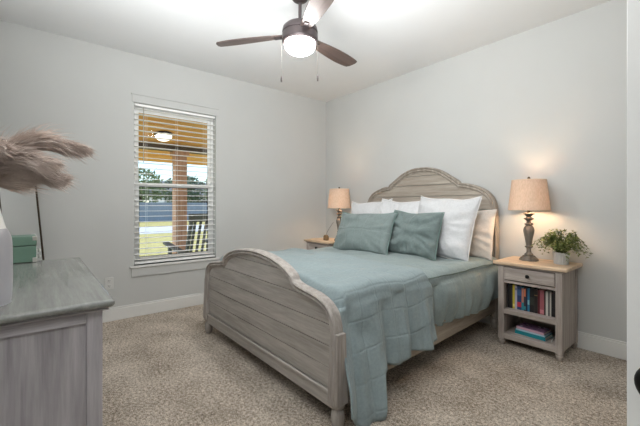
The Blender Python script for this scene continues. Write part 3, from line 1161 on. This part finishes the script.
# ------------------------------------------------------------------ nightstands
def make_nightstand(label, loc):
    root = thing('nightstand', label, 'nightstand', loc, group='matching nightstands either side of the bed')
    # local: x -.245...245, front at y = -.21, back at y = +.21
    w, d = .226, .195
    Z = .695
    bm = BM(); box(bm, -.262, .262, -.222, .2, Z - .026, Z)
    obj('top', bm, M['ns_top_lit'], root, bevel=.006, bseg=3)
    bm = BM(); box(bm, -.244, .244, -.206, .195, Z - .040, Z - .026)
    obj('top_moulding', bm, M['ns_x'], root, bevel=.005)
    for sx in (-1, 1):
        for sy in (-1, 1):
            bm = BM()
            x, y = sx * (w - .02), sy * (d - .02) if sy > 0 else -(d - .018)
            box(bm, x - .022, x + .022, y - .022, y + .022, .048, Z - .040)
            if sy < 0:
                for gx in (-.009, 0, .009):
                    box(bm, x + gx - .0025, x + gx + .0025, y - .0245, y - .02, .12, Z - .06)
            p_ = obj('corner_post', bm, M['ns_z'], root, bevel=.002)
            bm = BM(); lathe(bm, [(r_ * .62, z * .52) for r_, z in TURNED], (x, y, 0), 20)
            obj('foot', bm, M['ns_z'], p_, smooth=50)
    for sx in (-1, 1):
        bm = BM(); x = sx * (w - .012)
        box(bm, x - .008, x + .008, -d + .04, d - .04, .06, Z - .040)
        obj('side_panel', bm, M['ns_z'], root, smooth=0)
    bm = BM(); box(bm, -w + .04, w - .04, d - .022, d - .01, .06, Z - .04)
    obj('back_panel', bm, M['ns_x'], root, smooth=0)
    bm = BM(); box(bm, -w + .035, w - .035, -d + .003, d - .025, .262, .30)
    obj('shelf', bm, M['ns_x'], root, bevel=.003)
    bm = BM(); box(bm, -w + .035, w - .035, -d + .003, d - .025, .055, .10)
    obj('shelf', bm, M['ns_x'], root, bevel=.003)
    bm = BM(); box(bm, -w + .035, w - .035, -d + .003, d - .025, .520, .542)
    obj('drawer_rail', bm, M['ns_x'], root, bevel=.002)
    bm = BM(); box(bm, -w + .046, w - .046, -d - .003, -d + .018, .549, .648)
    box(bm, -w + .052, w - .052, -d + .018, d - .04, .555, .64)
    dr = obj('drawer', bm, M['ns_x'], root, bevel=.003)
    bm = BM()
    for (a, b, c, e) in ((-w + .046, w - .046, .549, .560), (-w + .046, w - .046, .637, .648), (-w + .046, -w + .057, .56, .637), (w - .057, w - .046, .56, .637)):
        box(bm, a, b, -d - .007, -d - .003, c, e)
    obj('drawer_moulding', bm, M['ns_x'], dr, bevel=.002)
    bm = BM()
    lathe(bm, smoothprof([(0, 0), (.006, 0), (.006, .012), (.013, .018), (.0145, .026), (.009, .032), (0, .033)], 3), n=20)
    xf(bm, bm.verts[:], Matrix.Translation((0, -d - .003, .599)) @ Matrix.Rotation(PI / 2, 4, 'X'))
    kb = obj('knob', bm, M['black'], dr, smooth=60)
    return root


NSX, NSY = 2.944, -.222
make_nightstand('grey wooden nightstand holding books, a lamp and a plant, right of the bed', (NSX, NSY, 0))
n2_ = make_nightstand('grey wooden nightstand mostly hidden behind the bed, left of the pillows', (.475, -.365, 0))


# ---- lamps
def make_lamp(label, loc, sc=1.0, power=15):
    root = thing('table_lamp', label, 'lamp', loc, group='matching turned-base table lamps')
    bm = BM()
    for (r0, r1, z0, z1) in ((.072, .072, 0, .014), (.066, .060, .014, .028), (.052, .046, .028, .042)):
        lathe(bm, [(r0, z0), (r1, z1)], n=8)
    for q in bm.verts:
        q.co = Matrix.Rotation(PI / 8, 3, 'Z') @ q.co
    obj('base', bm, M['lampwood'], root, smooth=30, bevel=.002)
    bm = BM()
    lathe(bm, smoothprof([(.030, .042), (.034, .05), (.030, .058), (.020, .066), (.017, .085), (.019, .105), (.030, .112), (.030, .120), (.021, .127),
                          (.024, .150), (.030, .19), (.037, .225), (.041, .25), (.039, .27), (.030, .288), (.022, .296), (.032, .304), (.033, .311), (.020, .318), (.017, .335),
                          (.024, .342), (.036, .350), (.038, .357), (.024, .364), (.018, .372), (.028, .382), (.040, .395), (.042, .400), (.018, .404)], 4), n=32)
    obj('turned_column', bm, M['lampwood'], root, smooth=60)
    bm = BM()
    lathe(bm, [(.012, .404), (.012, .42), (.018, .424), (.018, .462), (.012, .466)], n=20)
    obj('socket', bm, M['mirror_frame'], root, smooth=40)
    bm = BM()
    lathe(bm, smoothprof([(.012, .466), (.016, .48), (.030, .505), (.030, .525), (.018, .545), (0, .55)], 4), n=20)
    obj('bulb', bm, M['bulb'], root, smooth=80)
    bm = BM()
    lathe(bm, [(.156, .425), (.128, .682)], n=64, closed=False)
    sh = obj('lamp_shade', bm, M['shade'], root, smooth=80)
    for r_, z in ((.1562, .427), (.1282, .680)):
        bm = BM()
        pts = [(r_ * math.cos(2 * PI * k / 48), r_ * math.sin(2 * PI * k / 48), z) for k in range(49)]
        tube(bm, pts, .0025, 5)
        obj('shade_trim', bm, plain('shade_binding', rgb(214, 192, 166), .8), sh)
    bm = BM()
    for a in (0, PI / 2):
        tube(bm, [(.128 * math.cos(a), .128 * math.sin(a), .676), (-.128 * math.cos(a), -.128 * math.sin(a), .676)], .0015, 5)
    tube(bm, [(.0, .02, .43), (.0, .045, .50), (.0, .045, .60), (0, .0, .676)], .0015, 5)
    tube(bm, [(.0, -.02, .43), (.0, -.045, .50), (.0, -.045, .60), (0, .0, .676)], .0015, 5)
    obj('harp', bm, M['mirror_frame'], root)
    bm = BM()
    lathe(bm, smoothprof([(.004, .676), (.006, .686), (.012, .694), (.010, .702), (.004, .708), (0, .709)], 3), n=16)
    obj('finial', bm, M['mirror_frame'], root, smooth=60)
    l = light('lamp_glow', 'POINT', (0, 0, .505), power, (1, .74, .48), shadow_soft_size=.045)
    l.parent = root
    return root


make_lamp('lit turned-wood table lamp with linen shade beside the potted plant', (2.873, -.20, .695))
l2 = make_lamp('lit table lamp in the corner, left of the bed pillows', (.652, -.33, .695))

# ---- small ornament on the left nightstand
orn = thing('small_ornament', 'small brown peaked ornament on the left nightstand', 'ornament', (.513, -.44, .695))
bm = BM()
v = prism(bm, [(-.036, 0), (.036, 0), (.036, .05), (.012, .072), (-.012, .072), (-.036, .05)], -.02, .02)
for q in v:
    q.co = (q.co.x, q.co.z, q.co.y)
obj('ornament_body', bm, M['brown'], orn, bevel=.005)
bm = BM(); tube(bm, [(0, 0, .07), (.02, .01, .12), (.06, .03, .19), (.085, .055, .24)], .0022, 6)
obj('hanging_cord', bm, M['cord'], orn)

# ---- potted plant
rnd = random.Random(5)
pt = thing('potted_plant', 'small leafy green plant in a white ribbed pot on the nightstand', 'plant', (3.105, -.20, .695))
bm = BM()
lathe(bm, [(0, 0), (.046, 0), (.048, .004), (.056, .088), (.058, .095), (.054, .095), (.052, .082), (0, .082)], n=108, flute=.05, nfl=18, fz=(.003, .089))
obj('pot', bm, M['pot'], pt, smooth=60)
bm = BM(); lathe(bm, [(.052, .078), (.03, .086), (0, .088)], n=24)
obj('soil', bm, M['soil'], pt)
fol, stm = BM(), BM()
for k in range(190):
    a = rnd.uniform(0, 2 * PI)
    reach = rnd.uniform(.06, .20)
    top = rnd.uniform(.07, .165) * (1.2 - reach * 2.6)
    ca, sa = math.cos(a), math.sin(a)
    if sa > 0:
        reach *= .75
    if ca < 0:
        reach *= .92
    P = []
    for i in range(9):
        t = i / 8
        z = .085 + top * math.sin(t * PI * .62) * 1.25 - (reach * .42) * t ** 2.6
        P.append(Vector((ca * (.02 + reach * t), sa * (.02 + reach * t), z)) + Vector((rnd.gauss(0, .003), rnd.gauss(0, .003), 0)))
    tube(stm, P, .0013, 4, .0006)
    for i in range(1, 9):
        d = (P[min(i + 1, 8)] - P[i - 1]).normalized()
        for sgn in (-1, 1, 0):
            if sgn == 0 and i < 8 and rnd.random() < .6:
                continue
            sd = d.cross(Vector((0, 0, 1))).normalized() * sgn
            dirv = (d * .75 + sd * .9 + Vector((rnd.gauss(0, .25), rnd.gauss(0, .25), rnd.uniform(-.1, .5)))).normalized()
            L = rnd.uniform(.013, .023)
            wv = dirv.cross(Vector((rnd.gauss(0, .4), rnd.gauss(0, .4), 1))).normalized() * L * .27
            up = dirv.cross(wv).normalized() * .0015
            b0 = P[i]
            q = [fol.verts.new(c) for c in (b0, b0 + dirv * L * .45 + wv + up, b0 + dirv * L, b0 + dirv * L * .45 - wv + up)]
            fol.faces.new(q)
obj('foliage', fol, M['fern'], pt, smooth='raw')
obj('stems', stm, M['stem'], pt)

# ---- books standing on the upper shelf
YB = NSY - .12


def book(label, x0, wd, h, dep, cols, lean=0, z0=.30, group='books standing on the nightstand shelf'):
    b = thing('book', label, 'book', (x0 + wd / 2, YB, z0), (0, lean, 0), group)
    hw_ = wd / 2
    cm = plain('cover_' + label.split()[0], cols[0], .5, var=.06, bstr=.03)
    bm = BM()
    box(bm, -hw_, -hw_ + .0018, 0, dep, 0, h); box(bm, hw_ - .0018, hw_, 0, dep, 0, h)
    box(bm, -hw_, hw_, -.0015, .002, 0, h)
    obj('cover', bm, cm, b, smooth=0)
    bm = BM(); box(bm, -hw_ + .0018, hw_ - .0018, .002, dep - .004, .003, h - .004)
    obj('pages', bm, M['page'], b, smooth=0)
    for (za, zb, c) in cols[1:]:
        bm = BM(); box(bm, -hw_ + .0008, hw_ - .0008, -.0022, -.0015, za * h, zb * h)
        obj('spine_band', bm, plain('band', c, .5, bstr=0), b, smooth=0)
    return b


BK = [
    ('black slim book at the far left of the shelf', .022, .200, [rgb(30, 29, 32)]),
    ('charcoal book left of the yellow spine', .014, .190, [rgb(48, 46, 46)]),
    ('yellow book on the nightstand shelf', .016, .198, [rgb(196, 178, 62), (.08, .2, rgb(226, 210, 120))]),
    ('pale lavender book beside the yellow one', .015, .194, [rgb(176, 174, 190), (.8, .9, rgb(120, 120, 150))]),
    ('navy blue book with a red patch on its spine', .030, .195, [rgb(38, 62, 104), (.12, .32, rgb(184, 52, 66)), (.6, .85, rgb(60, 96, 140))]),
    ('teal and salmon book, right of the navy one', .016, .190, [rgb(42, 124, 140), (.35, .95, rgb(178, 120, 104))]),
    ('orange-topped dark book in the row of books', .014, .188, [rgb(54, 48, 56), (.62, .96, rgb(206, 116, 78)), (.05, .2, rgb(48, 130, 140))]),
    ('deep navy thin book near the middle of the shelf', .010, .185, [rgb(26, 34, 62)]),
    ('bright teal-blue book near the middle of the shelf', .014, .188, [rgb(44, 112, 148), (.3, .5, rgb(128, 178, 190))]),
    ('thick black book in the middle of the shelf', .030, .196, [rgb(22, 21, 22), (.3, .62, rgb(44, 46, 40))]),
    ('black book with faint gold line, right of centre', .022, .192, [rgb(30, 26, 24), (.72, .76, rgb(120, 100, 60))]),
    ('dark maroon book beside the rose book', .014, .190, [rgb(84, 26, 34)]),
    ('rose pink book with a pale base', .026, .192, [rgb(158, 88, 96), (.04, .2, rgb(202, 128, 136))]),
    ('dark brown thin book between rose and white', .010, .186, [rgb(46, 34, 32)]),
    ('white book standing right of the rose book', .015, .190, [rgb(206, 202, 194)]),
    ('dark grey thin book between the two white ones', .009, .184, [rgb(62, 62, 64)]),
    ('narrow white book near the right end', .010, .190, [rgb(198, 194, 184)]),
    ('black thick book last on the right', .026, .196, [rgb(28, 26, 28)]),
    ('black slim book against the right side panel', .012, .186, [rgb(36, 30, 36)]),
]
tot = sum(b[1] for b in BK)
x = NSX - .196 + .012
kf = (.392 - .03) / tot
for lb, wd, h, cols in BK:
    w2 = wd * kf
    book(lb, x, w2 - .001, h, .135 + .01 * math.sin(x * 90), cols)
    x += w2


def flat_book(label, z0, th, wd, dep, rz, cov, extra=None, dx=0, dy=0):
    b = thing('book', label, 'book', (NSX - .008 + dx, NSY - .055 + dy, z0), (0, 0, rz), 'books stacked flat on the lower shelf')
    cm = plain('flat_cover', cov, .45, bstr=.03)
    bm = BM()
    hw_, hd = wd / 2, dep / 2
    box(bm, -hw_, hw_, -hd, hd, 0, .002); box(bm, -hw_, hw_, -hd, hd, th - .002, th)
    box(bm, -hw_, hw_, -hd - .0015, -hd + .001, 0, th)
    obj('cover', bm, cm, b, smooth=0)
    bm = BM(); box(bm, -hw_ + .004, hw_ - .004, -hd + .001, hd - .004, .002, th - .002)
    obj('pages', bm, M['page'], b, smooth=0)
    if extra:
        for args in extra:
            bm = BM(); box(bm, *args[:6]); obj(args[6], bm, plain('print', args[7], .5, bstr=0), b, smooth=0)
    return b


flat_book('thick teal book lying at the bottom of the flat stack', .10, .030, .225, .15, R(-3), rgb(24, 128, 140))
flat_book('pale blue thin book lying in the middle of the flat stack', .130, .012, .215, .145, R(-2), rgb(176, 204, 216))
rb = random.Random(3)
ex = []
for k in range(16):
    x_, y_ = rb.uniform(-.10, .075), rb.uniform(-.065, .05)
    ex.append((x_, x_ + rb.uniform(.012, .03), y_, y_ + rb.uniform(.006, .016), .020, .0203 + k * 2e-5, 'cover_print', rb.choice([rgb(40, 50, 90), rgb(70, 150, 160), rgb(196, 170, 200), rgb(230, 226, 232), rgb(30, 30, 44)])))
flat_book('pink-spined book with a patterned purple cover topping the flat stack', .142, .020, .205, .14, R(-4), rgb(150, 116, 150),
          ex + [(-.1025, .1025, -.0725, -.0715, .001, .019, 'pink_spine', rgb(206, 166, 180))])
bm = BM(); tube(bm, [(NSX + .137, NSY - .12, .104), (NSX + .125, NSY - .06, .104), (NSX + .118, NSY + .02, .104)], .004, 10)
tag(obj('pen', bm, M['outlet']), 'pale pen lying beside the stacked books', 'pen')

# ------------------------------------------------------------------ dresser
DX0, DX1, DYF, DYB, DZT = 1.10, 2.42, -3.215, -3.645, .80
dr_ = thing('dresser', 'weathered grey wooden dresser in the left foreground', 'dresser', ((DX0 + DX1) / 2, (DYF + DYB) / 2, 0))
DC = Vector(((DX0 + DX1) / 2, (DYF + DYB) / 2, 0))


def dl(bm):
    xf(bm, bm.verts[:], Matrix.Translation(-DC)); return bm


bm = BM(); box(bm, DX0 - .035, DX1 + .035, DYB, DYF + .038, DZT - .030, DZT)
obj('dresser_top', dl(bm), M['dress_top'], dr_, bevel=.014, bseg=5)
bm = BM(); box(bm, DX0 - .02, DX1 + .02, DYB + .003, DYF + .02, DZT - .042, DZT - .030)
obj('top_moulding', dl(bm), M['dress_y'], dr_, bevel=.006)
for xs in (0, 1):
    X0, X1 = (DX0, DX0 + .04) if xs == 0 else (DX1 - .04, DX1)
    for (ya, yb) in ((DYF - .052, DYF), (DYB + .003, DYB + .055)):
        bm = BM(); box(bm, X0, X1, ya, yb, .0, DZT - .04)
        obj('stile', dl(bm), M['dress_z'], dr_, bevel=.003)
    bm = BM(); box(bm, X0 + .001, X1 - .001, DYB + .055, DYF - .052, DZT - .085, DZT - .04)
    obj('side_rail', dl(bm), M['dress_y'], dr_, bevel=.003)
    bm = BM(); box(bm, X0 + .001, X1 - .001, DYB + .055, DYF - .052, .05, .11)
    obj('side_rail', dl(bm), M['dress_y'], dr_, bevel=.003)
    bm = BM(); box(bm, X0 + .010, X1 - .010, DYB + .055, DYF - .052, .11, DZT - .085)
    obj('side_panel', dl(bm), M['dress_z'], dr_, smooth=0)
bm = BM(); box(bm, DX0 + .04, DX1 - .04, DYB + .01, DYB + .02, .05, DZT - .04)
obj('back_panel', dl(bm), M['dress_y'], dr_, smooth=0)
bm = BM()
for z in (.05, .29, .53, .735):
    box(bm, DX0 + .04, DX1 - .04, DYF - .03, DYF - .004, z, z + .022)
box(bm, (DX0 + DX1) / 2 - .012, (DX0 + DX1) / 2 + .012, DYF - .03, DYF - .004, .05, DZT - .04)
obj('front_rail', dl(bm), M['bedwood'], dr_, bevel=.002)
for z0, z1 in ((.076, .286), (.316, .526), (.556, .731)):
    for (xa, xb) in ((DX0 + .045, (DX0 + DX1) / 2 - .016), ((DX0 + DX1) / 2 + .016, DX1 - .045)):
        bm = BM(); box(bm, xa, xb, DYF - .022, DYF + .002, z0, z1)
        box(bm, xa + .02, xb - .02, DYB + .03, DYF - .022, z0 + .005, z1 - .02)
        obj('drawer', dl(bm), M['bedwood'], dr_, bevel=.003)

# ---- vase with pampas
VX, VY = 2.250, -3.555
va = thing('vase', 'grey-bodied vase with white neck on the dresser near edge', 'vase', (VX, VY, DZT))
bm = BM()
lathe(bm, smoothprof([(0, 0), (.064, 0), (.070, .008), (.073, .05), (.074, .14), (.073, .215), (.070, .245), (.062, .268), (.056, .278)], 4), n=48)
obj('body', bm, M['vase'], va, smooth=60)
bm = BM()
lathe(bm, smoothprof([(.057, .276), (.050, .30), (.040, .345), (.032, .39), (.030, .42), (.034, .428), (.027, .425), (.025, .40), (.0, .39)], 4), n=48)
obj('neck', bm, M['vase_white'], va, smooth=60)


def plume(root_pts, length_w, seed, label, dens=2600):
    rn = random.Random(seed)
    P = smoothprof(root_pts, 8)
    P = [Vector(p_) for p_ in P]
    root = thing('pampas_grass', label, 'dried grass', (VX, VY, DZT + .39), group='pampas plumes in the vase')
    org = Vector((VX, VY, DZT + .39))
    bm = BM(); tube(bm, [p_ - org for p_ in P], .0022, 6, .0006)
    obj('stem', bm, M['pampas_stem'], root)
    bm = BM()
    n = len(P)
    i0 = int(n * .22)
    for k in range(dens):
        t = rn.random()
        i = i0 + t * (n - 2 - i0)
        ii = int(i)
        b0 = P[ii].lerp(P[ii + 1], i - ii)
        d = (P[ii + 1] - P[ii]).normalized()
        a = rn.uniform(0, 2 * PI)
        s = d.cross(Vector((0, 0, 1))).normalized()
        u = s.cross(d)
        rad = s * math.cos(a) + u * math.sin(a)
        env = math.sin(PI * min(1, .12 + t * .86)) ** .6
        L = length_w * env * rn.uniform(.55, 1.15)
        w = rn.uniform(.0004, .0010)
        if rn.random() < .12:
            L *= 1.35
        p1 = b0 + d * L * .5 + rad * L * .26
        p2 = b0 + d * L * .95 + rad * L * .42 + Vector((0, 0, -L * .06))
        p3 = b0 + d * L * 1.45 + rad * L * .5 + Vector((0, 0, -L * .24)) + Vector((rn.gauss(0, 1), rn.gauss(0, 1), rn.gauss(0, 1))) * .004
        sd = (p2 - b0).cross(Vector((rn.gauss(0, 1), rn.gauss(0, 1), rn.gauss(0, 1)))).normalized() * w
        q = [[bm.verts.new(c - sd * f - org), bm.verts.new(c + sd * f - org)] for c, f in ((b0, .7), (p1, 1.2), (p2, 1.0), (p3, .25))]
        for a_, b_ in zip(q[:-1], q[1:]):
            bm.faces.new((a_[0], a_[1], b_[1], b_[0]))
    obj('feathery_head', bm, M['pampas'], root, smooth='raw')


V0 = Vector((VX, VY, DZT + .40))
RV = Vector((.637, .771, 0)); FV = Vector((-.771, .637, 0))


def arc(r1, z1, r2, z2, r3, z3, f=0.0):
    return [V0, V0 + Vector((0, 0, .04)) + RV * .01, V0 + RV * r1 + Vector((0, 0, z1)) + FV * f * .5, V0 + RV * r2 + Vector((0, 0, z2)) + FV * f,
            V0 + RV * r3 + Vector((0, 0, z3)) + FV * f * 1.3]


plume(arc(.03, .12, .16, .19, .36, .165, .02), .085, 1, 'topmost beige pampas plume arching right from the vase', 5200)
plume(arc(.03, .07, .14, .115, .31, .105, -.05), .09, 2, 'middle beige pampas plume reaching out over the dresser', 5200)
plume(arc(.02, .05, .10, .075, .24, .062, .05), .085, 3, 'lowest beige pampas plume drooping toward the green box', 5200)
plume(arc(-.02, .10, .04, .165, .18, .15, -.09), .085, 4, 'short beige pampas plume close to the vase neck', 4200)
plume(arc(-.06, .10, -.14, .14, -.24, .10, .03), .08, 6, 'beige pampas plume turned away toward the wall', 3000)

# ---- green box
gb = thing('decorative_box', 'small green metal box with silver corners on the dresser far end', 'box', (1.055, -3.495, DZT), (0, 0, R(3)))
bm = BM(); box(bm, -.10, .10, -.075, .075, .004, .105)
obj('box_body', bm, M['green_box'], gb, bevel=.004)
bm = BM(); box(bm, -.102, .102, -.077, .077, .108, .165)
ld = obj('lid', bm, M['green_box'], gb, bevel=.004)
for sx in (-1, 1):
    for sy in (-1, 1):
        for z in (.012, .148):
            bm = BM(); x_, y_ = sx * .092, sy * .067
            box(bm, x_ - .012, x_ + .012, y_ - .012, y_ + .012, z - .010, z + .019)
            obj('corner_cap', bm, M['silver'], gb, bevel=.003)
bm = BM(); box(bm, -.014, .014, .077, .083, .085, .125)
obj('clasp', bm, M['silver'], gb, bevel=.002)
for z in (.03, .07):
    bm = BM(); lathe(bm, smoothprof([(0, 0), (.008, 0), (.006, .008), (.012, .014), (.012, .02), (0, .026)], 3), n=14)
    xf(bm, bm.verts[:], Matrix.Translation((.05, .075, z)) @ Matrix.Rotation(-PI / 2, 4, 'X'))
    obj('knob', bm, M['silver'], gb, smooth=60)

# ---- leaning mirror in the corner behind the dresser
aa = R(20)
mr = thing('floor_mirror', 'tall thin-framed mirror leaning in the corner behind the dresser', 'mirror', (.20, -3.31, 0))
mr.rotation_mode = 'QUATERNION'
ez = Matrix.Rotation(-aa, 4, 'Z')          # local +x runs along (cos a, -sin a), local +y is the facing normal
lean = Matrix.Rotation(R(4.9), 4, 'X')     # top goes back
mr.rotation_quaternion = (ez @ lean).to_quaternion()
bm = BM(); box(bm, .012, .598, -.012, -.002, .012, 1.638)
obj('mirror_glass', bm, M['mirror'], mr, smooth=0)
bm = BM()
box(bm, 0, .012, -.016, .004, 0, 1.65); box(bm, .598, .61, -.016, .004, 0, 1.65)
box(bm, .012, .598, -.016, .004, 0, .012); box(bm, .012, .598, -.016, .004, 1.638, 1.65)
obj('mirror_frame', bm, M['mirror_frame'], mr, bevel=.001)
bm = BM(); box(bm, .012, .598, -.015, -.012, .012, 1.638)
obj('backing_board', bm, M['dark_slot'], mr, smooth=0)
